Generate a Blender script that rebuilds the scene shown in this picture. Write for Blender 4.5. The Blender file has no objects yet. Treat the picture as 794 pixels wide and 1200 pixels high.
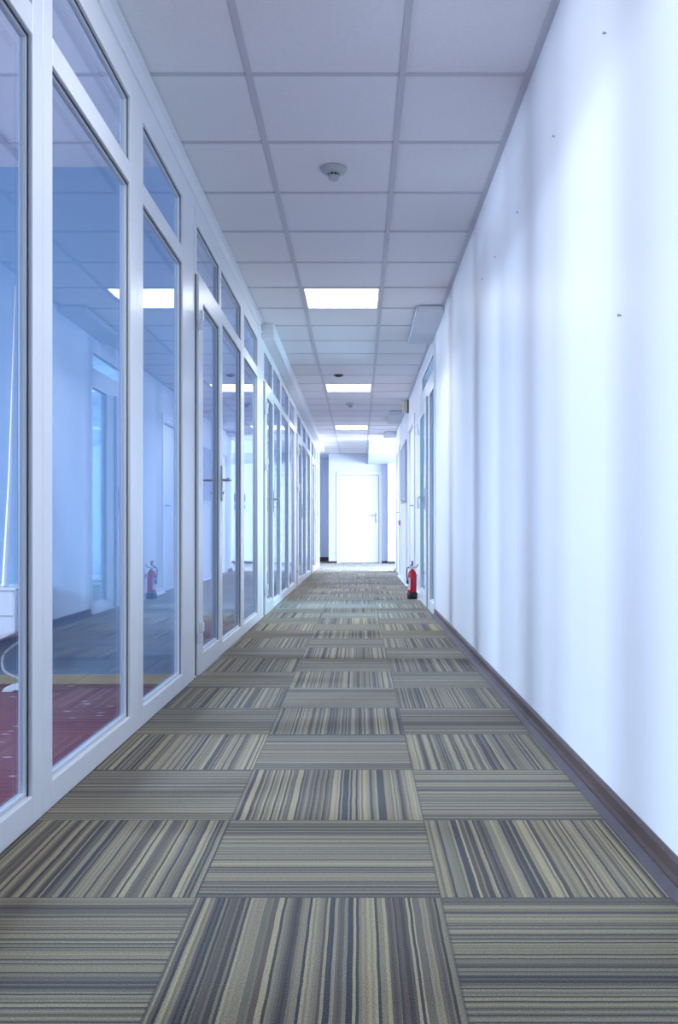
import bpy, bmesh, math, random
from mathutils import Vector, Matrix
random.seed(4)
SC = bpy.context.scene
COL = SC.collection
PI = math.pi

# ---------------------------------------------------------------- camera
cam = bpy.data.cameras.new('camera')
cam.sensor_fit = 'VERTICAL'; cam.sensor_height = 24.0
cam.lens = 24.0 * 1050 / 1200
cam.shift_x = -23.5 / 1200
cam.shift_y = 22.0 / 1200
cam.clip_start = 0.02
co = bpy.data.objects.new('camera', cam); COL.objects.link(co)
co.location = (0, 0, 0.75); co.rotation_euler = (PI / 2, 0, 0)
SC.camera = co

# ---------------------------------------------------------------- world, exposure, daylight
w = bpy.data.worlds.new('sky'); SC.world = w; w.use_nodes = True
bg = w.node_tree.nodes['Background']
bg.inputs[0].default_value = (0.62, 0.78, 1.0, 1); bg.inputs[1].default_value = 1.0
SC.view_settings.view_transform = 'Standard'
SC.view_settings.look = 'None'
SC.view_settings.gamma = 1.0
SC.view_settings.use_curve_mapping = False
SC.view_settings.exposure = 0.62
SC.cycles.use_denoising = True
SC.cycles.max_bounces = 10
SC.cycles.diffuse_bounces = 6
SC.cycles.glossy_bounces = 6
SC.cycles.transparent_max_bounces = 40
SC.cycles.transmission_bounces = 6
SC.cycles.caustics_reflective = False
SC.cycles.caustics_refractive = False
SC.cycles.sample_clamp_indirect = 6.0

DAY = (0.62, 0.77, 1.0)
def daylight(name, loc, rot, sx, sy, power, color=DAY, spread=135):
    L = bpy.data.lights.new(name, 'AREA'); L.shape = 'RECTANGLE'
    L.size = sx; L.size_y = sy; L.energy = power; L.color = color
    L.spread = math.radians(spread)
    o = bpy.data.objects.new(name, L); COL.objects.link(o)
    o.location = loc; o.rotation_euler = rot
    return o
# daylight coming in at each real window of the side rooms (left), of the end hall and of the room on the right
TILT = math.radians(16)       # skylight falls in slightly downward
EAST = (0, -PI / 2 + TILT, 0)      # shines toward +X
WEST = (0, PI / 2, 0)       # shines toward -X
ROOM_WINDOWS = [(-0.4, 0.6, 115), (2.3, 3.3, 125), (5.5, 6.1, 105), (8.4, 9.0, 80), (10.2, 10.8, 80), (12.9, 13.6, 140), (16.6, 17.4, 200)]
for i, (a, b, p) in enumerate(ROOM_WINDOWS):
    daylight('window_daylight', (-5.32, (a + b) / 2, 1.55), EAST, 1.4, b - a, p * 0.95)
daylight('hall_daylight', (4.30, 16.6, 1.45), WEST, 1.9, 5.2, 500)
daylight('office_daylight', (4.30, 10.0, 1.55), WEST, 1.4, 3.0, 240)

# ---------------------------------------------------------------- materials
def mat(name, col, rough=0.5, metal=0.0, spec=0.5, bump=None, emit=None, vary=None):
    m = bpy.data.materials.new(name); m.use_nodes = True
    nt = m.node_tree; b = nt.nodes['Principled BSDF']
    b.inputs['Base Color'].default_value = (*col, 1)
    b.inputs['Roughness'].default_value = rough
    b.inputs['Metallic'].default_value = metal
    b.inputs['Specular IOR Level'].default_value = spec
    if emit:
        b.inputs['Emission Color'].default_value = (*emit[0], 1)
        b.inputs['Emission Strength'].default_value = emit[1]
    tc = nt.nodes.new('ShaderNodeTexCoord')
    if vary:                                   # (scale, amount) mottling of the colour itself
        n = nt.nodes.new('ShaderNodeTexNoise'); n.inputs['Scale'].default_value = vary[0]
        n.inputs['Detail'].default_value = 5
        nt.links.new(tc.outputs['Object'], n.inputs['Vector'])
        mr = nt.nodes.new('ShaderNodeMapRange')
        mr.inputs[3].default_value = 1 - vary[1]; mr.inputs[4].default_value = 1 + vary[1]
        nt.links.new(n.outputs['Fac'], mr.inputs[0])
        mx = nt.nodes.new('ShaderNodeVectorMath'); mx.operation = 'SCALE'
        mx.inputs[0].default_value = col
        nt.links.new(mr.outputs[0], mx.inputs['Scale'])
        nt.links.new(mx.outputs[0], b.inputs['Base Color'])
    if bump:                                   # (scale, strength, distance)
        n = nt.nodes.new('ShaderNodeTexNoise'); n.inputs['Scale'].default_value = bump[0]
        n.inputs['Detail'].default_value = 6
        nt.links.new(tc.outputs['Object'], n.inputs['Vector'])
        bp = nt.nodes.new('ShaderNodeBump'); bp.inputs['Strength'].default_value = bump[1]
        bp.inputs['Distance'].default_value = bump[2]
        nt.links.new(n.outputs['Fac'], bp.inputs['Height'])
        nt.links.new(bp.outputs[0], b.inputs['Normal'])
    return m

def glass(name, tint, f0=0.07, power=4.5):
    """clear pane: transparent, with a reflection that grows toward grazing angles (same from both sides)"""
    m = bpy.data.materials.new(name); m.use_nodes = True
    nt = m.node_tree; nt.nodes.clear()
    N = nt.nodes.new; L = nt.links.new
    g = N('ShaderNodeNewGeometry'); d = N('ShaderNodeVectorMath'); d.operation = 'DOT_PRODUCT'
    L(g.outputs['Incoming'], d.inputs[0]); L(g.outputs['Normal'], d.inputs[1])
    a = N('ShaderNodeMath'); a.operation = 'ABSOLUTE'; L(d.outputs['Value'], a.inputs[0])
    s = N('ShaderNodeMath'); s.operation = 'SUBTRACT'; s.inputs[0].default_value = 1; L(a.outputs[0], s.inputs[1])
    p = N('ShaderNodeMath'); p.operation = 'POWER'; L(s.outputs[0], p.inputs[0]); p.inputs[1].default_value = power
    ma = N('ShaderNodeMath'); ma.operation = 'MULTIPLY_ADD'; L(p.outputs[0], ma.inputs[0])
    ma.inputs[1].default_value = 1 - f0; ma.inputs[2].default_value = f0
    t = N('ShaderNodeBsdfTransparent'); t.inputs[0].default_value = (*tint, 1)
    gl = N('ShaderNodeBsdfGlossy'); gl.inputs['Roughness'].default_value = 0.0; gl.inputs['Color'].default_value = (0.72, 0.81, 0.96, 1)
    mx = N('ShaderNodeMixShader'); L(ma.outputs[0], mx.inputs[0]); L(t.outputs[0], mx.inputs[1]); L(gl.outputs[0], mx.inputs[2])
    o = N('ShaderNodeOutputMaterial'); L(mx.outputs[0], o.inputs[0])
    return m

M = {}
M['wall'] = mat('white_wall_paint', (0.79, 0.79, 0.83), 0.42, spec=0.45, bump=(90, 0.12, 0.002), vary=(1.6, 0.02))
M['wall_end'] = mat('white_end_wall_paint', (0.72, 0.76, 0.86), 0.6, bump=(90, 0.1, 0.002))
M['wall_blue'] = mat('blue_office_paint', (0.15, 0.29, 0.48), 0.6, bump=(80, 0.1, 0.002))
M['wall_lilac'] = mat('pale_lilac_office_paint', (0.66, 0.70, 0.84), 0.6, bump=(80, 0.1, 0.002))
M['tile'] = mat('mineral_ceiling_tile', (0.82, 0.80, 0.82), 0.9, spec=0.1, bump=(260, 0.35, 0.003), vary=(60, 0.05))
M['tbar'] = mat('painted_ceiling_grid', (0.56, 0.55, 0.59), 0.5)
M['upvc'] = mat('white_plastic_frame', (0.86, 0.88, 0.91), 0.28, spec=0.5)
M['bead'] = mat('pale_grey_glazing_bead', (0.60, 0.64, 0.67), 0.35)
M['gasket'] = mat('black_rubber_gasket', (0.03, 0.035, 0.05), 0.6)
M['gap'] = mat('dark_joint', (0.05, 0.05, 0.07), 0.8)
M['glass'] = glass('clear_window_glass', (0.93, 0.97, 0.985))
M['glass_green'] = glass('greenish_window_glass', (0.78, 0.93, 0.94))
M['doorwhite'] = mat('white_lacquered_door', (0.80, 0.82, 0.87), 0.35)
M['skirt'] = mat('dark_brown_skirting', (0.085, 0.055, 0.05), 0.42, vary=(14, 0.3))
M['skirtfoot'] = mat('purple_grey_skirting_foot', (0.085, 0.072, 0.085), 0.5, vary=(20, 0.2))
M['tan'] = mat('light_wood_skirting', (0.62, 0.48, 0.26), 0.5, vary=(10, 0.15))
M['metal'] = mat('brushed_steel', (0.55, 0.56, 0.58), 0.28, metal=1.0)
M['whiteplastic'] = mat('white_plastic', (0.74, 0.77, 0.82), 0.4)
M['ductcover'] = mat('off_white_duct_cover', (0.62, 0.64, 0.69), 0.6)
M['beige'] = mat('aged_beige_plastic', (0.62, 0.58, 0.42), 0.5)
M['detector'] = mat('grey_detector_plastic', (0.46, 0.50, 0.50), 0.5)
M['dark'] = mat('dark_plastic', (0.02, 0.022, 0.03), 0.45)
M['red'] = mat('red_extinguisher_enamel', (0.60, 0.012, 0.03), 0.25)
M['darkred'] = mat('dark_red_plastic', (0.22, 0.01, 0.03), 0.4)
M['paper'] = mat('printed_label', (0.78, 0.60, 0.68), 0.5)
M['board'] = mat('grey_blue_pinboard', (0.45, 0.50, 0.62), 0.7, bump=(200, 0.3, 0.002))
M['lamp'] = mat('lit_diffuser', (0.9, 0.9, 0.9), 0.5, emit=((0.93, 0.97, 1.0), 4.0))
M['navy'] = mat('violet_blue_print', (0.16, 0.15, 0.48), 0.5)
M['blueprint'] = mat('sky_blue_print', (0.22, 0.36, 0.85), 0.5)
M['callred'] = mat('faded_red_plastic', (0.75, 0.30, 0.38), 0.5)
M['pinkish'] = mat('pinkish_white_plastic', (0.74, 0.62, 0.66), 0.5)

def carpet_material():
    m = bpy.data.materials.new('striped_carpet_tiles'); m.use_nodes = True
    nt = m.node_tree; b = nt.nodes['Principled BSDF']
    N = nt.nodes.new; L = nt.links.new
    def math_(op, a, b_=None, c=None):
        n = N('ShaderNodeMath'); n.operation = op
        for i, v in enumerate((a, b_, c)):
            if v is None: continue
            if isinstance(v, (int, float)): n.inputs[i].default_value = v
            else: L(v, n.inputs[i])
        return n.outputs[0]
    tc = N('ShaderNodeTexCoord'); sp = N('ShaderNodeSeparateXYZ'); L(tc.outputs['Object'], sp.inputs[0])
    # slightly wandering yarn lines
    wob = N('ShaderNodeTexNoise'); wob.inputs['Scale'].default_value = 7; L(tc.outputs['Object'], wob.inputs['Vector'])
    wo = math_('MULTIPLY', math_('SUBTRACT', wob.outputs['Fac'], 0.5), 0.010)
    u = math_('DIVIDE', math_('ADD', sp.outputs[0], 0.333), 0.5)
    v = math_('DIVIDE', math_('SUBTRACT', sp.outputs[1], 1.832), 0.49)
    iu = math_('FLOOR', u); iv = math_('FLOOR', v)
    fu = math_('SUBTRACT', u, iu); fv = math_('SUBTRACT', v, iv)
    par = math_('FLOORED_MODULO', math_('ADD', iu, iv), 2.0)          # 0: stripes run across, 1: stripes run along
    t = math_('ADD', math_('ADD', math_('MULTIPLY', fu, par), math_('MULTIPLY', fv, math_('SUBTRACT', 1.0, par))), wo)
    cell = N('ShaderNodeCombineXYZ'); L(iu, cell.inputs[0]); L(iv, cell.inputs[1])
    wn = N('ShaderNodeTexWhiteNoise'); wn.noise_dimensions = '3D'; L(cell.outputs[0], wn.inputs['Vector'])
    seed = math_('MULTIPLY', wn.outputs['Value'], 900.0)
    def lines(freq, off):
        w1 = N('ShaderNodeTexWhiteNoise'); w1.noise_dimensions = '1D'
        L(math_('FLOOR', math_('ADD', math_('MULTIPLY', t, freq), math_('ADD', seed, off))), w1.inputs['W'])
        return w1.outputs['Value']
    def ramp(fac, stops, interp='CONSTANT'):
        r = N('ShaderNodeValToRGB'); r.color_ramp.interpolation = interp
        e = r.color_ramp.elements
        while len(e) < len(stops): e.new(0.5)
        for el, (p, c) in zip(e, stops):
            el.position = p; el.color = (c[0] * 1.0, c[1] * 0.985, c[2] * 0.92, 1)
        L(fac, r.inputs[0]); return r.outputs[0]
    LIGHT = (0.52, 0.435, 0.27); MID = (0.32, 0.268, 0.17); GREY = (0.37, 0.32, 0.22)
    OLIVE = (0.225, 0.195, 0.12); BROWN = (0.14, 0.085, 0.06); DARK = (0.045, 0.038, 0.033); NAVY = (0.028, 0.028, 0.045); TAN = (0.42, 0.32, 0.18)
    fine = ramp(lines(96, 0.0), [(0.0, LIGHT), (0.24, MID), (0.40, GREY), (0.56, OLIVE), (0.66, TAN), (0.74, DARK), (0.86, BROWN), (0.93, NAVY)])
    wide = ramp(lines(37, 177.3), [(0.0, (1, 1, 1)), (0.10, (0.42, 0.38, 0.42)), (0.20, (1.15, 1.15, 1.12)), (0.5, (0.90, 0.90, 0.90)), (0.72, (0.74, 0.72, 0.72)), (0.84, (1.2, 1.18, 1.08))])
    mu = N('ShaderNodeMix'); mu.data_type = 'RGBA'; mu.blend_type = 'MULTIPLY'; mu.inputs[0].default_value = 1
    L(fine, mu.inputs[6]); L(wide, mu.inputs[7])
    # the cross-laid tiles read flatter than the others
    flat = N('ShaderNodeMix'); flat.data_type = 'RGBA'
    L(math_('MULTIPLY', math_('SUBTRACT', 1.0, par), 0.18), flat.inputs[0]); L(mu.outputs[2], flat.inputs[6])
    flat.inputs[7].default_value = (0.19, 0.172, 0.13, 1)
    # yarn loops: small grains
    gr = N('ShaderNodeTexNoise'); gr.inputs['Scale'].default_value = 330; gr.inputs['Detail'].default_value = 2
    L(tc.outputs['Object'], gr.inputs['Vector'])
    gm = N('ShaderNodeMapRange'); gm.inputs[1].default_value = 0.3; gm.inputs[2].default_value = 0.7
    gm.inputs[3].default_value = 0.62; gm.inputs[4].default_value = 1.38; L(gr.outputs['Fac'], gm.inputs[0])
    # seams between tiles
    def edge(f): return math_('LESS_THAN', math_('MINIMUM', f, math_('SUBTRACT', 1.0, f)), 0.005)
    seam = math_('MAXIMUM', edge(fu), edge(fv))
    sm = math_('SUBTRACT', 1.0, math_('MULTIPLY', seam, 0.45))
    tilev = math_('MULTIPLY_ADD', wn.outputs['Value'], 0.10, 0.53)
    k = math_('MULTIPLY', math_('MULTIPLY', gm.outputs[0], sm), tilev)
    sc = N('ShaderNodeVectorMath'); sc.operation = 'SCALE'; L(flat.outputs[2], sc.inputs[0]); L(k, sc.inputs['Scale'])
    L(sc.outputs[0], b.inputs['Base Color'])
    b.inputs['Roughness'].default_value = 0.95; b.inputs['Specular IOR Level'].default_value = 0.1
    b.inputs['Sheen Weight'].default_value = 0.25; b.inputs['Sheen Roughness'].default_value = 0.5
    bp = N('ShaderNodeBump'); bp.inputs['Strength'].default_value = 0.6; bp.inputs['Distance'].default_value = 0.003
    L(math_('SUBTRACT', gr.outputs['Fac'], seam), bp.inputs['Height']); L(bp.outputs[0], b.inputs['Normal'])
    return m
M['carpet'] = carpet_material()

def red_carpet():
    m = bpy.data.materials.new('red_office_carpet'); m.use_nodes = True
    nt = m.node_tree; b = nt.nodes['Principled BSDF']; N = nt.nodes.new; L = nt.links.new
    tc = N('ShaderNodeTexCoord'); mp = N('ShaderNodeMapping'); L(tc.outputs['Object'], mp.inputs[0])
    mp.inputs['Scale'].default_value = (0.75, 1.6, 1)
    vo = N('ShaderNodeTexVoronoi'); vo.inputs['Scale'].default_value = 11; vo.inputs['Randomness'].default_value = 0.55
    L(mp.outputs[0], vo.inputs['Vector'])
    r = N('ShaderNodeValToRGB'); e = r.color_ramp.elements
    e[0].position = 0.10; e[0].color = (0.70, 0.58, 0.68, 1); e[1].position = 0.17; e[1].color = (0.21, 0.026, 0.065, 1)
    L(vo.outputs['Distance'], r.inputs[0])
    wv = N('ShaderNodeTexWave'); wv.inputs['Scale'].default_value = 30; wv.inputs['Distortion'].default_value = 0.5
    L(tc.outputs['Object'], wv.inputs['Vector'])
    mx = N('ShaderNodeMix'); mx.data_type = 'RGBA'; mx.blend_type = 'MULTIPLY'; mx.inputs[0].default_value = 0.3
    L(r.outputs[0], mx.inputs[6]); L(wv.outputs[0], mx.inputs[7]); L(mx.outputs[2], b.inputs['Base Color'])
    b.inputs['Roughness'].default_value = 0.95
    return m
M['redcarpet'] = red_carpet()

# ---------------------------------------------------------------- mesh helpers
def B(bm, x0, x1, y0, y1, z0, z1):
    vs = [bm.verts.new(p) for p in ((x0, y0, z0), (x1, y0, z0), (x1, y1, z0), (x0, y1, z0), (x0, y0, z1), (x1, y0, z1), (x1, y1, z1), (x0, y1, z1))]
    for f in ((0, 3, 2, 1), (4, 5, 6, 7), (0, 1, 5, 4), (1, 2, 6, 5), (2, 3, 7, 6), (3, 0, 4, 7)):
        bm.faces.new([vs[i] for i in f])
def boxes(lst):
    bm = bmesh.new()
    for b in lst:
        x0, x1, y0, y1, z0, z1 = b
        B(bm, min(x0, x1), max(x0, x1), min(y0, y1), max(y0, y1), min(z0, z1), max(z0, z1))
    return bm
def lathe(profile, n=32, c=(0, 0, 0)):
    bm = bmesh.new(); rings = []
    for r, z in profile:
        if r < 1e-6: rings.append([bm.verts.new((c[0], c[1], c[2] + z))])
        else: rings.append([bm.verts.new((c[0] + r * math.cos(2 * PI * k / n), c[1] + r * math.sin(2 * PI * k / n), c[2] + z)) for k in range(n)])
    for a, b in zip(rings, rings[1:]):
        for k in range(n):
            k2 = (k + 1) % n
            if len(a) == 1 and len(b) == 1: continue
            if len(a) == 1: bm.faces.new((a[0], b[k2], b[k]))
            elif len(b) == 1: bm.faces.new((a[k], a[k2], b[0]))
            else: bm.faces.new((a[k], a[k2], b[k2], b[k]))
    bmesh.ops.recalc_face_normals(bm, faces=bm.faces)
    return bm
def tube(pts, r, n=10, smooth_steps=0, radii=None):
    pts = [Vector(p) for p in pts]
    if smooth_steps:
        out = []
        for i in range(len(pts) - 1):
            p0 = pts[max(i - 1, 0)]; p1 = pts[i]; p2 = pts[i + 1]; p3 = pts[min(i + 2, len(pts) - 1)]
            for s in range(smooth_steps):
                t = s / smooth_steps
                out.append(0.5 * ((2 * p1) + (p2 - p0) * t + (2 * p0 - 5 * p1 + 4 * p2 - p3) * t * t + (3 * p1 - p0 - 3 * p2 + p3) * t ** 3))
        out.append(pts[-1]); pts = out
    bm = bmesh.new(); rings = []
    for i, p in enumerate(pts):
        d = (pts[min(i + 1, len(pts) - 1)] - pts[max(i - 1, 0)]).normalized()
        up = Vector((0, 0, 1)) if abs(d.z) < 0.9 else Vector((1, 0, 0))
        a = d.cross(up).normalized(); b = d.cross(a).normalized()
        rr = radii[i] if radii else r
        rings.append([bm.verts.new(p + a * rr * math.cos(2 * PI * k / n) + b * rr * math.sin(2 * PI * k / n)) for k in range(n)])
    for A, C in zip(rings, rings[1:]):
        for k in range(n): bm.faces.new((A[k], A[(k + 1) % n], C[(k + 1) % n], C[k]))
    bm.faces.new(rings[0]); bm.faces.new(rings[-1])
    bmesh.ops.recalc_face_normals(bm, faces=bm.faces)
    return bm
def join(*bms):
    out = bms[0]
    for b in bms[1:]:
        me = bpy.data.meshes.new('tmp'); b.to_mesh(me); out.from_mesh(me); bpy.data.meshes.remove(me); b.free()
    return out
def prism_y(profile, y0, y1):
    """closed (x,z) outline swept along the corridor"""
    bm = bmesh.new()
    a = [bm.verts.new((x, y0, z)) for x, z in profile]; b = [bm.verts.new((x, y1, z)) for x, z in profile]
    n = len(a)
    for k in range(n): bm.faces.new((a[k], a[(k + 1) % n], b[(k + 1) % n], b[k]))
    bm.faces.new(a[::-1]); bm.faces.new(b)
    bmesh.ops.recalc_face_normals(bm, faces=bm.faces)
    return bm

def obj(name, bm, m, parent=None, bevel=0, smooth=False):
    me = bpy.data.meshes.new(name); bm.to_mesh(me); bm.free()
    o = bpy.data.objects.new(name, me); COL.objects.link(o)
    me.materials.append(M[m] if isinstance(m, str) else m)
    if smooth:
        for p in me.polygons: p.use_smooth = True
        md = o.modifiers.new('edge', 'EDGE_SPLIT'); md.split_angle = math.radians(40)
    if bevel:
        md = o.modifiers.new('bevel', 'BEVEL'); md.width = bevel; md.segments = 2; md.limit_method = 'ANGLE'
    if parent is not None:
        o.parent = parent
        # child meshes are written in world coordinates: take the parent's place off again
        me.transform(Matrix.Translation(-parent.location))
    return o
def tag(o, label=None, cat=None, group=None, kind=None):
    if label: o['label'] = label
    if cat: o['category'] = cat
    if group: o['group'] = group
    if kind: o['kind'] = kind
    return o
def empty(name, loc, **k):
    o = bpy.data.objects.new(name, None); COL.objects.link(o); o.location = loc
    return tag(o, **k)
def struct(name, bm, m, bevel=0, **k):
    return tag(obj(name, bm, m, None, bevel), kind='structure', **k)

H = 2.536            # ceiling height
XL = -0.83           # corridor face of the glazed partition
XR = 0.675           # corridor face of the right wall
YB = -1.9            # back of the corridor behind the camera
YE = 20.7            # end wall
FT = 2.40            # top of the glazing frames

# ---------------------------------------------------------------- floors
struct('floor', boxes([(-0.84, 4.5, YB, 22.3, -0.05, 0.0)]), 'carpet')
struct('floor_office', boxes([(-5.5, -0.84, YB, 18.85, -0.05, 0.0)]), 'redcarpet')
struct('floor_recess', boxes([(-2.6, -0.84, 18.85, 22.3, -0.05, 0.0)]), 'carpet')

# ---------------------------------------------------------------- ceiling and its grid
PY0, PY = 3.503, 0.614
PX0, PX = -0.43, 0.60
ROWS = [PY0 + PY * k for k in range(-8, 31)]
COLS = [PX0 + PX * k for k in range(-8, 9)]
LIGHTS = [2.275, 6.573, 10.871, 15.169]
struct('ceiling', boxes([(-5.5, 4.5, YB, 22.3, H, H + 0.05)]), 'tile')
gb = []
for x in COLS:
    if abs(x - XL) < 0.05: continue
    gb.append((x - 0.013, x + 0.013, YB, 22.2, H - 0.005, H + 0.001))
for y in ROWS:
    if YB < y < 22.1:
        gb.append((-5.45, 4.4, y - 0.011, y + 0.011, H - 0.004, H + 0.001))
struct('trim_1', boxes(gb), 'tbar')
struct('trim_2', boxes([(XR - 0.026, XR, YB, 16.75, H - 0.007, H - 0.001)]), 'tbar')
struct('trim_7', boxes([(XL - 0.0079, XL + 0.016, YB, 7.719, H - 0.010, H - 0.0055)]), 'upvc')

# ---------------------------------------------------------------- right wall with its openings
D5 = (7.93, 9.70)     # sidelight and glazed door
D6 = (10.86, 12.06)
D7 = (14.90, 16.10)
TW = 0.12
rw = []
cur = YB
for (a, b, h) in ((D5[0], D5[1], 2.40), (D6[0], D6[1], 2.13), (D7[0], D7[1], 2.13)):
    rw.append((XR, XR + TW, cur, a, 0, H)); rw.append((XR, XR + TW, a, b, h, H)); cur = b
rw.append((XR, XR + TW, cur, 16.75, 0, H))
struct('wall_right', boxes(rw), 'wall')
# hollow brown skirting with a foot that laps onto the carpet
def skirting(y0, y1, top='skirt', foot='skirtfoot', name='baseboard_right'):
    prof = [(XR, 0.0), (XR - 0.030, 0.0), (XR - 0.030, 0.004), (XR - 0.018, 0.012), (XR - 0.012, 0.026), (XR - 0.011, 0.052), (XR - 0.005, 0.060), (XR, 0.060)]
    p = struct(name, prism_y(prof, y0, y1), top)
    f = [(XR - 0.0302, 0.0), (XR - 0.0400, 0.0), (XR - 0.0400, 0.003), (XR - 0.020, 0.0145), (XR - 0.0175, 0.0130), (XR - 0.0302, 0.0042)]
    obj('skirting_foot', prism_y(f, y0, y1), foot, p)
skirting(YB, D5[0])
skirting(D5[1], D6[0], 'wall_end', 'wall_end')
skirting(D6[1], D7[0], 'wall_end', 'wall_end')
skirting(D7[1], 16.75, 'skirt', 'skirtfoot')

# ---------------------------------------------------------------- room shells
# left offices: partitions, outer wall with window openings
PART = [(4.40, 4.53), (7.45, 7.57), (11.66, 11.78), (15.30, 15.42), (18.72, 18.84)]
names = ['wall_blue', 'wall_lilac', 'wall_lilac', 'wall_lilac', 'wall_lilac']
for i, (a, b) in enumerate(PART):
    x1 = -0.868 if i < 4 else -0.83
    pn = struct('wall_office_partition' if i == 0 else 'wall_partition', boxes([(-5.4, x1, a, b, 0, H)]), names[i])
    obj('skirting', boxes([(-5.4, x1, a - 0.014, a - 0.0005, 0, 0.045)]), 'tan', pn)
lw = []; cur = YB
for (a, b, p) in ROOM_WINDOWS:
    lw += [(-5.5, -5.4, cur, a, 0, H), (-5.5, -5.4, a, b, 0, 0.85), (-5.5, -5.4, a, b, 2.27, H)]; cur = b
lw.append((-5.5, -5.4, cur, 18.84, 0, H))
struct('wall_left', boxes(lw), 'wall_lilac')
# lintel over the partition frames
struct('wall_lintel', boxes([(-0.89, XL - 0.008, YB, 18.72, FT, H)]), 'upvc')
struct('trim_3', boxes([(XL - 0.008, XL + 0.004, YB, 18.72, FT + 0.045, FT + 0.062)]), 'upvc', bevel=0.003)
# boxed-in run under the ceiling along the farther offices
struct('trim_4', boxes([(XL - 0.006, -0.735, 7.72, 18.9, H - 0.125, H - 0.0005)]), 'wall', bevel=0.003)
struct('wall_back', boxes([(-5.5, 4.5, YB - 0.1, YB, 0, H)]), 'wall')
# right-hand office and hall
struct('wall_right_office', boxes([(XR + TW, 4.4, 7.0, 7.1, 0, H), (XR + TW, 4.4, 12.8, 12.9, 0, H)]), 'wall_end')
struct('wall_hall', boxes([(4.4, 4.5, YB, 8.5, 0, H), (4.4, 4.5, 8.5, 11.5, 0, 0.85), (4.4, 4.5, 8.5, 11.5, 2.25, H), (4.4, 4.5, 11.5, 14.0, 0, H),
                              (4.4, 4.5, 14.0, 19.2, 0, 0.5), (4.4, 4.5, 14.0, 19.2, 2.4, H), (4.4, 4.5, 19.2, 22.3, 0, H)]), 'wall_end')
# end wall with the door opening, and the recess to its left
DE0, DE1 = -0.50, 0.51
struct('wall_end', boxes([(-0.70, DE0, YE, YE + 0.15, 0, H), (DE0, DE1, YE, YE + 0.15, 2.08, H), (DE1, 4.4, YE, YE + 0.15, 0, H), (-0.70, -0.55, YE + 0.15, 22.1, 0, H)]), 'wall_end')
struct('wall_recess', boxes([(-2.6, -0.55, 22.1, 22.2, 0, H), (-2.7, -2.6, 18.84, 22.2, 0, H)]), 'wall_end')
struct('baseboard_end', boxes([(-0.70, DE0 - 0.01, YE - 0.014, YE - 0.0005, 0, 0.05), (DE1 + 0.01, 0.655, YE - 0.014, YE - 0.0005, 0, 0.05), (0.855, 4.4, YE - 0.014, YE - 0.0005, 0, 0.05)]), 'skirt')
struct('baseboard_recess', boxes([(-2.6, -0.71, 22.085, 22.0995, 0, 0.10)]), 'skirt')
struct('wall_pilaster', boxes([(0.655, 0.855, YE - 0.22, YE - 0.0005, 0, H - 0.2505)]), 'wall_end')
struct('baseboard_pilaster', boxes([(0.654, 0.856, YE - 0.234, YE - 0.2205, 0, 0.05)]), 'skirt')
struct('trim_5', boxes([(0.20, 2.2, 17.7, YE - 0.0005, H - 0.25, H - 0.0005)]), 'wall_end', bevel=0.004)

# ---------------------------------------------------------------- glazed partition, window by window
def ring(x0, x1, y0, y1, z0, z1, gy0, gy1, gz0, gz1):
    """frame between the outer rectangle and the opening"""
    return [(x0, x1, y0, gy0, z0, z1), (x0, x1, gy1, y1, z0, z1), (x0, x1, gy0, gy1, z0, gz0), (x0, x1, gy0, gy1, gz1, z1)]
def glazing(parent, y0, y1, z0, z1, xf, s=-1, gm='glass', pane='pane', bd=0.011, depth=0.024):
    """beads, gasket and pane filling an opening; s=-1 when the glass lies toward -X of the face"""
    xg = xf + s * depth
    bx0, bx1 = xf + s * 0.013, xf + s * 0.033
    b = ring(bx0, bx1, y0 + .0003, y1 - .0003, z0 + .0003, z1 - .0003, y0 + bd, y1 - bd, z0 + bd, z1 - bd)
    bo = obj('glazing_bead', boxes(b), 'bead', parent, bevel=0.003)
    e = .0004
    g = ring(xf + s * 0.0105, xf + s * 0.0127, y0 + e, y1 - e, z0 + e, z1 - e, y0 + .007, y1 - .007, z0 + .007, z1 - .007)
    g = [g[0], g[1], g[3]]
    obj('gasket', boxes(g), 'gasket', parent)
    obj(pane, boxes([(xg - 0.003, xg + 0.003, y0 + bd + 0.0002, y1 - bd - 0.0002, z0 + bd + 0.0002, z1 - bd - 0.0002)]), gm, parent)
TB0, TB1 = 2.012, 2.088     # transom bar
GB, GT = 0.075, 2.325       # glass bottom and top
win_n = [0]; door_n = [0]
def window_bay(y0, y1, g0, g1, label):
    win_n[0] += 1
    t = empty('window_%d' % win_n[0], (XL - 0.03, (y0 + y1) / 2, 0), kind='structure', label=label)
    x0, x1 = XL - 0.036, XL
    e = 0.0006
    obj('window_frame', boxes([(x0, x1, y0 + e, g0, 0.001, FT), (x0, x1, g1, y1 - e, 0.001, FT), (x0, x1, g0, g1, 0.001, GB),
                               (x0, x1, g0, g1, TB0, TB1), (x0, x1, g0, g1, GT, FT)]), 'upvc', t, bevel=0.0035)
    glazing(t, g0, g1, GB, TB0, XL)
    glazing(t, g0, g1, TB1, GT, XL, pane='transom_pane')
    return t
def lever(parent, x, y, z, s, d):
    """plate, spindle and lever on the face x; s = outward direction along X, d = lever direction along Y"""
    h = obj('door_handle', boxes([(x, x + s * 0.009, y - 0.016, y + 0.016, z - 0.125, z + 0.085)]), 'metal', parent, bevel=0.003)
    def sub(name, bm, m):
        o = obj(name, bm, m, None, smooth=True); o.data.transform(Matrix.Translation(-parent.location)); o.parent = h
    sub('lever', tube([(x + s * 0.009, y, z), (x + s * 0.048, y, z), (x + s * 0.056, y + d * 0.012, z), (x + s * 0.056, y + d * 0.115, z)], 0.0085, smooth_steps=4), 'metal')
    sub('lock_cylinder', tube([(x + s * 0.009, y, z - 0.075), (x + s * 0.016, y, z - 0.075)], 0.009, n=14), 'metal')
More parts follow.
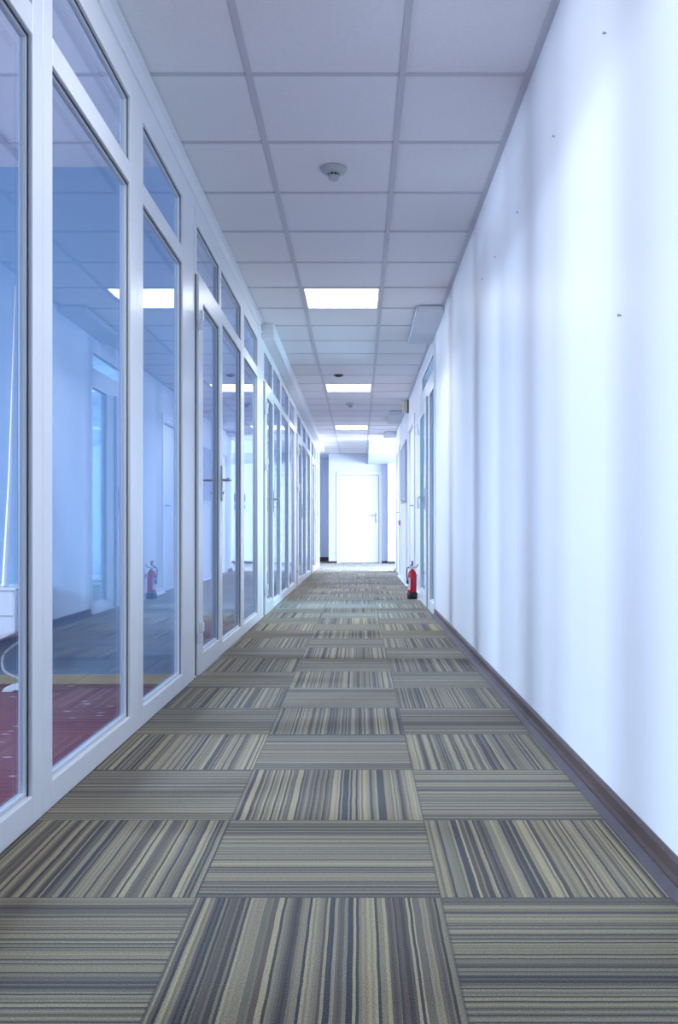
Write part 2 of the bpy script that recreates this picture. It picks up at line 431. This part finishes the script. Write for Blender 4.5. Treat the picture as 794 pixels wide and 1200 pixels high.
def hinge(parent, y, z, x=XL, s=1, tall=0.10):
    h = obj('hinge', boxes([(x, x + s * 0.014, y - 0.016, y + 0.004, z - tall / 2, z - 0.002), (x + s * 0.0125, x + s * 0.028, y - 0.012, y + 0.022, z + 0.002, z + tall / 2)]), 'whiteplastic', parent, bevel=0.003)
    o = obj('hinge_pin', tube([(x + s * 0.018, y - 0.002, z - tall / 2), (x + s * 0.018, y - 0.002, z + tall / 2)], 0.007), 'whiteplastic', None, smooth=True)
    o.data.transform(Matrix.Translation(-parent.location)); o.parent = h
def glazed_door(y0, y1, label):
    """frame and transom light with a white glazed leaf hinged on its near side"""
    door_n[0] += 1
    t = empty('door_%d' % door_n[0], (XL - 0.03, (y0 + y1) / 2, 0), kind='structure', label=label)
    x0, x1 = XL - 0.036, XL; e = 0.0006
    a, b = y0 + 0.045, y1 - 0.03
    obj('door_frame', boxes([(x0, x1, y0 + e, a, 0.001, FT), (x0, x1, b, y1 - e, 0.001, FT), (x0, x1, a, b, TB0, TB1), (x0, x1, a, b, GT, FT)]), 'upvc', t, bevel=0.0035)
    glazing(t, a, b, TB1, GT, XL, pane='transom_pane')
    # leaf: sits in the opening with a lip that laps proud of the frame
    l0, l1, lz0, lz1 = y0 + 0.012, y1 - 0.012, 0.014, 2.055
    g0, g1, gz0, gz1 = l0 + 0.125, l1 - 0.115, 0.115, 1.935
    xo = XL + 0.016
    obj('door_gap', boxes([(XL - 0.002, XL + 0.002, l0 - 0.011, l0 - 0.0005, lz0, lz1), (XL - 0.002, XL + 0.002, l1 + 0.0005, l1 + 0.008, lz0, lz1)]), 'gap', t)
    lf = obj('door_leaf', boxes(ring(XL + 0.001, xo, l0, l1, lz0, lz1, g0, g1, gz0, gz1) +
                                ring(XL - 0.022, XL + 0.001, a + 0.004, b - 0.004, lz0 + 0.001, TB0 - 0.004, g0, g1, gz0, gz1)), 'upvc', t, bevel=0.003)
    glazing(t, g0, g1, gz0, gz1, xo, depth=0.026)
    for z in ((0.235, 1.82) if y0 < 5 else (0.235, 1.33, 1.82)): hinge(t, l0, z, XL + 0.012)
    lever(t, xo, l1 - 0.045, 1.05, 1, -1)
    lever(t, XL - 0.022, l1 - 0.045, 1.05, -1, -1)
    return t

W = window_bay
W(YB, -0.95, -1.85, -1.03, 'glazed partition bay behind the viewer')
W(-0.95, 0.10, -0.87, 0.02, 'glazed partition bay beside the viewer')
W(0.10, 1.20, 0.18, 1.12, 'glazed partition bay just outside the left edge')
W(1.20, 2.355, 1.28, 2.28, 'nearest visible tall glass bay at the left edge')
W(2.355, 3.35, 2.43, 3.258, 'wide glass bay in front of the red carpet')
W(3.35, 4.505, 3.45, 4.22, 'glass bay just before the nearest hinged glass door')
glazed_door(4.545, 5.36, 'nearest white framed glass door on the left')
W(5.36, 6.395, 5.40, 6.31, 'glass bay right behind the nearest glass door')
W(6.395, 7.79, 6.48, 7.35, 'glass bay before the start of the boxed ceiling run')
glazed_door(7.80, 8.60, 'second glass door on the left')
W(8.60, 9.53, 8.67, 9.46, 'first glass bay beyond the second glass door')
W(9.53, 10.62, 9.60, 10.54, 'second glass bay beyond the second glass door')
W(10.62, 11.96, 10.70, 11.54, 'third glass bay beyond the second glass door')
glazed_door(11.96, 12.86, 'third glass door on the left')
W(12.86, 14.02, 12.94, 13.94, 'first glass bay beyond the third glass door')
W(14.02, 15.57, 14.10, 15.20, 'second glass bay beyond the third glass door')
glazed_door(15.58, 16.50, 'farthest glass door on the left')
W(16.50, 17.45, 16.58, 17.38, 'first glass bay beyond the farthest glass door')
W(17.45, 18.72, 17.53, 18.45, 'last glass bay before the recess')
# filler post in the joint beside the nearest door
struct('trim_6', boxes([(XL - 0.036, XL - 0.012, 4.506, 4.545, 0.001, FT)]), 'upvc')

# ---------------------------------------------------------------- right side: sidelight, glazed door, solid doors
t = empty('window_20', (XR + 0.04, 8.32, 0), kind='structure', label='narrow greenish sidelight beside the right glass door')
x0, x1 = XR - 0.012, XR + 0.05
obj('window_frame', boxes([(x0, x1, 7.931, 7.968, 0.001, 2.20), (x0, x1, 8.42, 8.66, 0.001, 2.08), (x0, x1, 7.968, 8.42, 0.001, 0.10), (x0, x1, 7.968, 8.42, 2.03, 2.08)]), 'upvc', t, bevel=0.003)
glazing(t, 7.968, 8.42, 0.10, 2.03, x0, s=1, gm='glass_green')
t = empty('window_21', (XR + 0.04, 8.80, 2.08), kind='structure', label='long low transom window over the right glass door and its sidelight')
obj('window_frame', boxes([(x0, x1, 7.969, 9.70, 2.081, 2.20), (x0, x1, 7.931, 9.70, 2.34, 2.399), (x0, x1, 7.931, 7.985, 2.201, 2.34), (x0, x1, 9.45, 9.70, 2.20, 2.34)]), 'upvc', t, bevel=0.003)
glazing(t, 7.985, 9.45, 2.201, 2.34, x0, s=1, gm='glass_green')
t = empty('door_5', (XR + 0.04, 9.18, 0), kind='structure', label='glazed door on the right beside the fire extinguisher')
obj('door_frame', boxes([(x0, x1, 8.661, 8.70, 0.001, 2.08), (x0, x1, 9.66, 9.699, 0.001, 2.08), (x0, x1, 8.70, 9.66, 2.065, 2.08)]), 'upvc', t)
obj('door_gap', boxes([(x0 - 0.002, x0 + 0.003, 8.668, 8.700, 0.012, 2.055)]), 'gap', t)
obj('door_leaf', boxes(ring(x0 - 0.016, x0 - 0.001, 8.702, 9.655, 0.012, 2.06, 8.84, 9.52, 0.14, 1.93) + ring(x0 - 0.001, x0 + 0.030, 8.715, 9.63, 0.013, 2.05, 8.84, 9.52, 0.14, 1.93)), 'upvc', t, bevel=0.003)
glazing(t, 8.84, 9.52, 0.14, 1.93, x0 - 0.016, s=1, gm='glass_green')
lever(t, x0 - 0.016, 8.765, 1.08, -1, 1)
for z in (0.22, 1.05, 1.84): hinge(t, 9.66, z, x0 - 0.012, -1, 0.12)

def solid_door(n, y0, y1, near_handle, label, xf=XR, facing='right'):
    t = empty('door_%d' % n, (XR + 0.03, (y0 + y1) / 2, 0), kind='structure', label=label)
    x0 = XR - 0.014; x1 = XR + TW; h = 2.13
    obj('door_frame', boxes([(x0, x1, y0 - 0.03, y0 - 0.001 + 0.06, 0.001, h + 0.03) if False else (XR + 0.0, x1, y0 + 0.001, y0 + 0.06, 0.001, h - 0.001), (XR, x1, y1 - 0.06, y1 - 0.001, 0.001, h - 0.001), (XR, x1, y0 + 0.06, y1 - 0.06, h - 0.06, h - 0.001)]), 'doorwhite', t, bevel=0.003)
    obj('architrave', boxes([(x0, XR - 0.0005, y0 - 0.045, y0 + 0.045, 0.001, h + 0.045), (x0, XR - 0.0005, y1 - 0.045, y1 + 0.045, 0.001, h + 0.045), (x0, XR - 0.0005, y0 + 0.045, y1 - 0.045, h - 0.045, h + 0.045)]), 'doorwhite', t, bevel=0.003)
    obj('door_gap', boxes([(XR + 0.045, XR + 0.05, y0 + 0.0605, y0 + 0.067, 0.01, h - 0.065), (XR + 0.045, XR + 0.05, y1 - 0.067, y1 - 0.0605, 0.01, h - 0.065), (XR + 0.045, XR + 0.05, y0 + 0.067, y1 - 0.067, h - 0.067, h - 0.0605)]), 'gap', t)
    obj('door_leaf', boxes([(XR + 0.012, XR + 0.052, y0 + 0.068, y1 - 0.068, 0.012, h - 0.068)]), 'doorwhite', t, bevel=0.002)
    yy = y0 + 0.13 if near_handle else y1 - 0.13
    lever(t, XR + 0.012, yy, 1.06, -1, 1 if near_handle else -1)
solid_door(6, D6[0], D6[1], True, 'solid white door beyond the fire extinguisher')
solid_door(7, D7[0], D7[1], True, 'farthest solid white door on the right')

# end door (faces the camera)
t = empty('door_8', (0, YE + 0.02, 0), kind='structure', label='white door in the end wall')
def BY(lst): return boxes(lst)
obj('door_frame', BY([(DE0 + .001, DE0 + 0.05, YE, YE + 0.14, .001, 2.079), (DE1 - 0.05, DE1 - .001, YE, YE + 0.14, .001, 2.079), (DE0 + 0.05, DE1 - 0.05, YE, YE + 0.14, 2.035, 2.079)]), 'doorwhite', t, bevel=0.003)
obj('architrave', BY([(DE0 - 0.02, DE0 + 0.04, YE - 0.014, YE - .0005, .001, 2.115), (DE1 - 0.04, DE1 + 0.02, YE - 0.014, YE - .0005, .001, 2.115), (DE0 + 0.04, DE1 - 0.04, YE - 0.014, YE - .0005, 2.045, 2.115)]), 'doorwhite', t, bevel=0.003)
obj('door_gap', BY([(DE0 + 0.0505, DE0 + 0.058, YE + 0.04, YE + 0.045, .01, 2.03), (DE1 - 0.058, DE1 - 0.0505, YE + 0.04, YE + 0.045, .01, 2.03), (DE0 + 0.058, DE1 - 0.058, YE + 0.04, YE + 0.045, 2.027, 2.0345)]), 'gap', t)
obj('door_leaf', BY([(DE0 + 0.059, DE1 - 0.059, YE + 0.008, YE + 0.048, 0.012, 2.026)]), 'doorwhite', t, bevel=0.002)
hx, hy = DE1 - 0.115, YE + 0.008
h = obj('door_handle', boxes([(hx - 0.02, hx + 0.02, hy - 0.009, hy, 0.93, 1.16)]), 'metal', t, bevel=0.003)
for nm, bm in (('lever', tube([(hx, hy - 0.009, 1.11), (hx, hy - 0.048, 1.11), (hx - 0.012, hy - 0.056, 1.11), (hx - 0.13, hy - 0.056, 1.11)], 0.011, smooth_steps=4)),
               ('lock_cylinder', tube([(hx, hy - 0.009, 0.98), (hx, hy - 0.017, 0.98)], 0.012))):
    o = obj(nm, bm, 'metal', None, smooth=True); o.data.transform(Matrix.Translation(-t.location)); o.parent = h

# ---------------------------------------------------------------- ceiling fittings
LL = ['lit square ceiling light panel overhead, just out of view above the frame', 'nearest visible lit square ceiling light panel, between the near smoke detector and the black disc', 'middle lit square ceiling light panel between the two smoke detectors and the far panel', 'farthest lit square ceiling light panel before the end door']
for y, lab in zip(LIGHTS, LL):
    t = empty('ceiling_light', (-0.13, y + 0.307, H - 0.002), label=lab, cat='ceiling light', group='recessed light panels along the corridor ceiling')
    a0, a1, b0, b1 = -0.413, 0.153, y + 0.014, y + 0.600
    obj('frame', boxes([(a0, a0 + 0.012, b0, b1, H - 0.006, H - 0.0005), (a1 - 0.012, a1, b0, b1, H - 0.006, H - 0.0005), (a0 + .012, a1 - .012, b0, b0 + 0.012, H - 0.006, H - 0.0005), (a0 + .012, a1 - .012, b1 - 0.012, b1, H - 0.006, H - 0.0005)]), 'whiteplastic', t)
    bm = bmesh.new(); n = 12
    X0, X1, Y0, Y1 = a0 + 0.0125, a1 - 0.0125, b0 + 0.0125, b1 - 0.0125
    B(bm, X0, X1, Y0, Y1, H - 0.0042, H - 0.0005)
    obj('diffuser', bm, 'lamp', t)
    L = bpy.data.lights.new('panel_light', 'AREA'); L.shape = 'SQUARE'; L.size = 0.52; L.energy = 3.8 if y < 5 else 8.5; L.color = (0.93, 0.95, 1.0)
    L.spread = math.radians(122)
    lo = bpy.data.objects.new('panel_light', L); COL.objects.link(lo); lo.parent = t; lo.location = (0, 0, -0.008)

def detector(y, x, s, label):
    t = empty('smoke_detector', (x, y, H), label=label, cat='smoke detector')
    c = (x, y, H - 0.0005)
    obj('base_plate', lathe([(0, 0), (0.062, 0), (0.064, -0.006), (0.060, -0.018), (0.050, -0.026), (0.032, -0.030), (0, -0.030)], c=c), 'detector', t, smooth=True)
    obj('sensor_slot', lathe([(0, -0.0302), (0.026, -0.0302), (0.026, -0.040), (0, -0.040)], c=c), 'dark', t)
    ribs = []
    for k in range(8):
        a = 2 * PI * k / 8; cx, cy = x + 0.027 * math.cos(a), y + 0.027 * math.sin(a)
        ribs.append((cx - .0025, cx + .0025, cy - .0025, cy + .0025, H - 0.041, H - 0.030))
    obj('rib', boxes(ribs), 'detector', t)
    obj('sensor_cap', lathe([(0, -0.0402), (0.028, -0.0402), (0.028, -0.052), (0.022, -0.058), (0, -0.059)], c=c), 'detector', t, smooth=True)
detector(4.41, -0.124, 1, 'round smoke detector on the near ceiling before the first light panel')
detector(12.55, -0.122, 1, 'small far smoke detector between the middle and farthest light panels')
t = empty('ceiling_hole_disc', (-0.235, 10.25, H), label='small black disc standing in for a dark ceiling hole just before the middle light panel', cat='ceiling hole')  # made-up black disc and ring; their colour gives the darkness of an open hole
obj('disc_ring', lathe([(0.038, -0.0005), (0.054, -0.0005), (0.056, -0.006), (0.050, -0.012), (0.040, -0.012), (0.038, -0.006)], c=(-0.235, 10.25, H - 0.003)), 'dark', t, smooth=True)
obj('lens', lathe([(0, -0.001), (0.0375, -0.001), (0.030, -0.022), (0, -0.028)], c=(-0.235, 10.25, H - 0.003)), 'dark', t, smooth=True)

def ceiling_box(y0, y1, label):
    t = empty('ceiling_duct_cover', ((0.45 + XR) / 2, (y0 + y1) / 2, H - 0.05), label=label, cat='duct cover', group='shallow white boxes under the ceiling along the right wall')
    obj('casing', boxes([(0.455, XR - 0.001, y0, y1, H - 0.054, H - 0.0055)]), 'ductcover', t, bevel=0.004)
    obj('front_lip', boxes([(0.475, XR - 0.014, y0 - 0.006, y0 - 0.0005, H - 0.050, H - 0.012)]), 'whiteplastic', t, bevel=0.002)
ceiling_box(7.08, 8.30, 'nearest shallow white box under the ceiling, beside the right wall')
ceiling_box(13.30, 14.50, 'shallow white ceiling box just beyond the beige wall box')
ceiling_box(16.10, 16.74, 'farthest shallow white ceiling box near the end of the right wall')

t = empty('alarm_sounder', (XR, 12.25, 1.70), label='small beige box high on the right wall close to the ceiling', cat='alarm')
obj('housing', boxes([(XR - 0.082, XR - 0.012, 12.19, 12.31, 2.375, 2.515)]), 'beige', t, bevel=0.008)
obj('back_plate', boxes([(XR - 0.012, XR - 0.0005, 12.17, 12.33, 2.36, 2.525)]), 'dark', t, bevel=0.002)
obj('lens', lathe([(0, 0), (0.022, 0), (0.02, -0.012), (0.010, -0.02), (0, -0.022)], c=(XR - 0.047, 12.25, 2.3745)), 'whiteplastic', t, smooth=True)

# notice board on the right wall, hung by its top edge and tipped outward at the foot
t = empty('notice_board', (XR, 13.4, 1.17), label='tall grey blue framed notice board between the two solid white doors', cat='notice board')
y0, y1, z0, z1 = 12.72, 14.10, 1.17, 2.045
obj('frame', boxes(ring(XR - 0.026, XR - 0.0005, y0, y1, z0, z1, y0 + .035, y1 - .035, z0 + .035, z1 - .035)), 'whiteplastic', t, bevel=0.003)
obj('panel', boxes([(XR - 0.012, XR - 0.0006, y0 + .0352, y1 - .0352, z0 + .0352, z1 - .0352)]), 'board', t)
obj('shelf', boxes([(XR - 0.075, XR - 0.027, y0 + .05, y0 + .60, z0 + 0.002, z0 + .016)]), 'metal', t, bevel=0.002)

t = empty('call_point', (XR, 14.62, 0.88), label='faded red call point low on the right wall near the farthest white door', cat='alarm button')
obj('housing', boxes([(XR - 0.035, XR - 0.0005, 14.585, 14.655, 0.84, 0.92)]), 'callred', t, bevel=0.004)
obj('button', tube([(XR - 0.0345, 14.62, 0.88), (XR - 0.041, 14.62, 0.88)], 0.018, n=20), 'whiteplastic', t)

# prints on the end wall of the hall (seen mirrored in the partition glass)
for (z0, z1, m, lab) in ((1.40, 1.62, 'navy', 'upper violet framed print on the hall end wall'), (1.22, 1.37, 'blueprint', 'lower sky blue framed print on the hall end wall')):
    t = empty('framed_print', (1.05, YE, (z0 + z1) / 2), label=lab, cat='picture', group='framed prints on the hall end wall')
    obj('frame', boxes([(0.90, 1.20, YE - 0.018, YE - 0.0005, z0, z0 + .015), (0.90, 1.20, YE - 0.018, YE - 0.0005, z1 - .015, z1), (0.90, 0.915, YE - 0.018, YE - 0.0005, z0 + .015, z1 - .015), (1.185, 1.20, YE - 0.018, YE - 0.0005, z0 + .015, z1 - .015)]), 'whiteplastic', t)
    obj('picture', boxes([(0.9152, 1.1848, YE - 0.010, YE - 0.0006, z0 + .0152, z1 - .0152)]), m, t)

# screws left in the right wall
SCREWS = [(2.45, 2.11, 'nearest small screw in the high row on the right wall'), (3.09, 2.11, 'second nearest small screw in the high row on the right wall'),
          (3.80, 2.10, 'third small screw in the high row on the right wall'), (4.42, 2.10, 'fourth small screw in the high row on the right wall'),
          (4.88, 2.12, 'farthest small screw in the high row on the right wall'), (2.31, 1.305, 'lone small screw in the right wall well below the high row')]
for y, z, lab in SCREWS:
    o = obj('wall_screw', join(tube([(XR - 0.0001, y, z), (XR - 0.004, y, z + .001), (XR - 0.007, y + 0.001, z + 0.001)], 0.0024, n=10), tube([(XR - 0.0068, y, z + 0.001), (XR - 0.0092, y, z + 0.001)], 0.0042, n=12)), 'detector', None, smooth=True)
    tag(o, lab, 'screw', 'old screws left in the right wall')

# ---------------------------------------------------------------- fire extinguisher
fx, fy = 0.588, 9.90
t = empty('fire_extinguisher', (fx, fy, 0), label='red fire extinguisher standing on the floor beside the right glazed door', cat='fire extinguisher')
c = (fx, fy, 0)
obj('foot_ring', lathe([(0, 0.0), (0.052, 0.0), (0.056, 0.006), (0.060, 0.058), (0.057, 0.066), (0.050, 0.068), (0, 0.068)], c=c), 'dark', t, smooth=True)
obj('cylinder', lathe([(0, 0.0682), (0.044, 0.0682), (0.0475, 0.075), (0.0475, 0.262), (0.044, 0.282), (0.034, 0.302), (0.020, 0.316), (0.014, 0.322), (0.014, 0.332), (0, 0.332)], c=c), 'red', t, smooth=True)
bm = bmesh.new()
n = 14; va = []
for k in range(n + 1):
    a = math.radians(150 + 90 * k / n)
    va.append((bm.verts.new((fx + 0.0481 * math.cos(a), fy + 0.0481 * math.sin(a), 0.10)), bm.verts.new((fx + 0.0481 * math.cos(a), fy + 0.0481 * math.sin(a), 0.235))))
for p, q in zip(va, va[1:]): bm.faces.new((p[0], q[0], q[1], p[1]))
lb = obj('label_sticker', bm, 'paper', t)
lb['label'] = 'pale printed instruction label'
obj('valve', join(lathe([(0, 0.3322), (0.018, 0.3322), (0.018, 0.352), (0.012, 0.358), (0.012, 0.368), (0, 0.368)], n=20, c=c),
                  tube([(fx - 0.036, fy, 0.346), (fx + 0.034, fy, 0.346)], 0.009)), 'metal', t, smooth=True)
obj('pressure_gauge', tube([(fx + 0.006, fy - 0.018, 0.345), (fx + 0.006, fy - 0.030, 0.345)], 0.015, n=20), 'whiteplastic', t, smooth=True)
obj('carry_handle', tube([(fx, fy, 0.369), (fx - 0.01, fy + 0.02, 0.374), (fx - 0.014, fy + 0.06, 0.368), (fx - 0.014, fy + 0.085, 0.355)], 0.008, smooth_steps=4), 'metal', t, smooth=True)
obj('squeeze_lever', join(boxes([(fx - 0.009, fx + 0.009, fy - 0.012, fy + 0.012, 0.3695, 0.402)]), tube([(fx, fy, 0.400), (fx, fy + 0.03, 0.412), (fx, fy + 0.08, 0.404)], 0.009, smooth_steps=4)), 'darkred', t, smooth=True)
obj('hose', tube([(fx - 0.034, fy, 0.346), (fx - 0.055, fy, 0.338), (fx - 0.062, fy - 0.01, 0.29), (fx - 0.059, fy - 0.02, 0.24), (fx - 0.056, fy - 0.02, 0.205)], 0.007, smooth_steps=5), 'dark', t, smooth=True)
obj('nozzle', tube([(fx - 0.056, fy - 0.02, 0.2045), (fx - 0.0555, fy - 0.02, 0.165)], 0.008, radii=[0.008, 0.014]), 'dark', t, smooth=True)
obj('discharge_pipe', tube([(fx + 0.034, fy, 0.346), (fx + 0.052, fy, 0.355), (fx + 0.060, fy, 0.38)], 0.006, smooth_steps=3), 'dark', t, smooth=True)
obj('hose_clip', tube([(fx + 0.0485, fy - 0.02, 0.27), (fx + 0.060, fy - 0.018, 0.262), (fx + 0.062, fy - 0.012, 0.225)], 0.006, smooth_steps=3), 'dark', t, smooth=True)

# ---------------------------------------------------------------- things in the nearest office
# white wall heater on the blue partition, its cord, a power strip, and a slim white strip leaning above it
t = empty('convector_heater', (-1.95, 4.2, 0.26), label='white box heater behind the glass at the left edge, against the blue wall', cat='heater')
hx0, hx1 = -2.75, -1.555
obj('housing', prism_y([(hx0, 0.30), (hx0, 0.478), (hx1, 0.478), (hx1, 0.285), (hx1 - 0.09, 0.245), (hx0, 0.235)], 4.06, 4.395), 'whiteplastic', t, bevel=0.006)
obj('top_panel', boxes([(hx0 - .004, hx1 + .004, 4.05, 4.396, 0.4785, 0.490)]), 'whiteplastic', t, bevel=0.003)
obj('grille', boxes([(hx0 + .02, hx1 - .012, 4.0565, 4.0595, 0.362, 0.368)] + [(-2.5 + .1 * k, -2.44 + .1 * k, 4.0565, 4.0595, 0.345, 0.349) for k in range(9)]), 'detector', t)
cord = obj('power_cord', tube([(-1.566, 4.22, 0.236), (-1.60, 4.20, 0.225), (-1.66, 4.19, 0.17), (-1.655, 4.18, 0.10), (-1.60, 4.19, 0.065), (-1.570, 4.20, 0.055), (-1.560, 4.195, 0.044)], 0.006, smooth_steps=8), 'whiteplastic', t, smooth=True)
plug = obj('plug', join(boxes([(-1.60, -1.545, 4.23, 4.26, 0.12, 0.225)]), tube([(-1.575, 4.228, 0.20), (-1.575, 4.20, 0.21)], 0.018)), 'pinkish', t, bevel=0.006)
plug['label'] = 'pinkish white plug'
t = empty('power_strip', (-1.60, 4.2, 0), label='white power strip lying on the red carpet below the heater', cat='power strip')
obj('body', prism_y([(-1.66, 0.001), (-1.645, 0.022), (-1.61, 0.036), (-1.50, 0.036), (-1.49, 0.0), (-1.53, 0.0), (-1.535, 0.008), (-1.60, 0.008), (-1.61, 0.0)], 4.16, 4.22), 'whiteplastic', t, bevel=0.003)
obj('socket', boxes([(-1.575, -1.525, 4.157, 4.1595, 0.012, 0.028)]), 'dark', t)
o = obj('leaning_strip', tube([(-1.64, 4.15, 0.492), (-1.655, 4.25, 1.0), (-1.68, 4.385, 1.95)], 0.015, n=8, radii=[0.015, 0.009, 0.003]), 'whiteplastic')
tag(o, 'slim white strip leaning on the blue wall above the white heater', 'strip')

# added white cupboard, standing in for the bright window glimpsed through the greenish glass
t = empty('stand_in_cupboard', (1.9, 12.5, 0), label='made-up white cupboard standing in for the bright window behind the right glazed door', cat='cupboard')
obj('body', boxes([(1.30, 2.30, 12.36, 12.79, 0.001, 1.95)]), 'whiteplastic', t, bevel=0.004)
for a in (1.31, 1.805):
    d = obj('door', boxes([(a, a + 0.485, 12.338, 12.3595, 0.06, 1.94)]), 'whiteplastic', t, bevel=0.003)
    k = obj('knob', tube([(a + (0.45 if a < 1.5 else 0.035), 12.3375, 1.0), (a + (0.45 if a < 1.5 else 0.035), 12.318, 1.0)], 0.012), 'metal', None, smooth=True)
    k.data.transform(Matrix.Translation(-t.location)); k.parent = d

# window frames in the outer openings
def outer_window(n, x, a, b, z0, z1):
    t = empty('window_%d' % n, (x, (a + b) / 2, z0), kind='structure')
    m = (a + b) / 2
    obj('window_frame', boxes(ring(x - 0.03, x + 0.03, a, b, z0, z1, a + .06, b - .06, z0 + .06, z1 - .06) + [(x - .03, x + .03, m - .04, m + .04, z0 + .06, z1 - .06)]), 'upvc', t)
    obj('pane', boxes([(x - .003, x + .003, a + .061, m - .041, z0 + .061, z1 - .061), (x - .003, x + .003, m + .041, b - .061, z0 + .061, z1 - .061)]), 'glass', t)
for k, (a, b, p) in enumerate(ROOM_WINDOWS): outer_window(31 + k, -5.45, a, b, 0.85, 2.27)
outer_window(27, 4.45, 8.5, 11.5, 0.85, 2.25)
outer_window(28, 4.45, 14.0, 19.2, 0.5, 2.4)
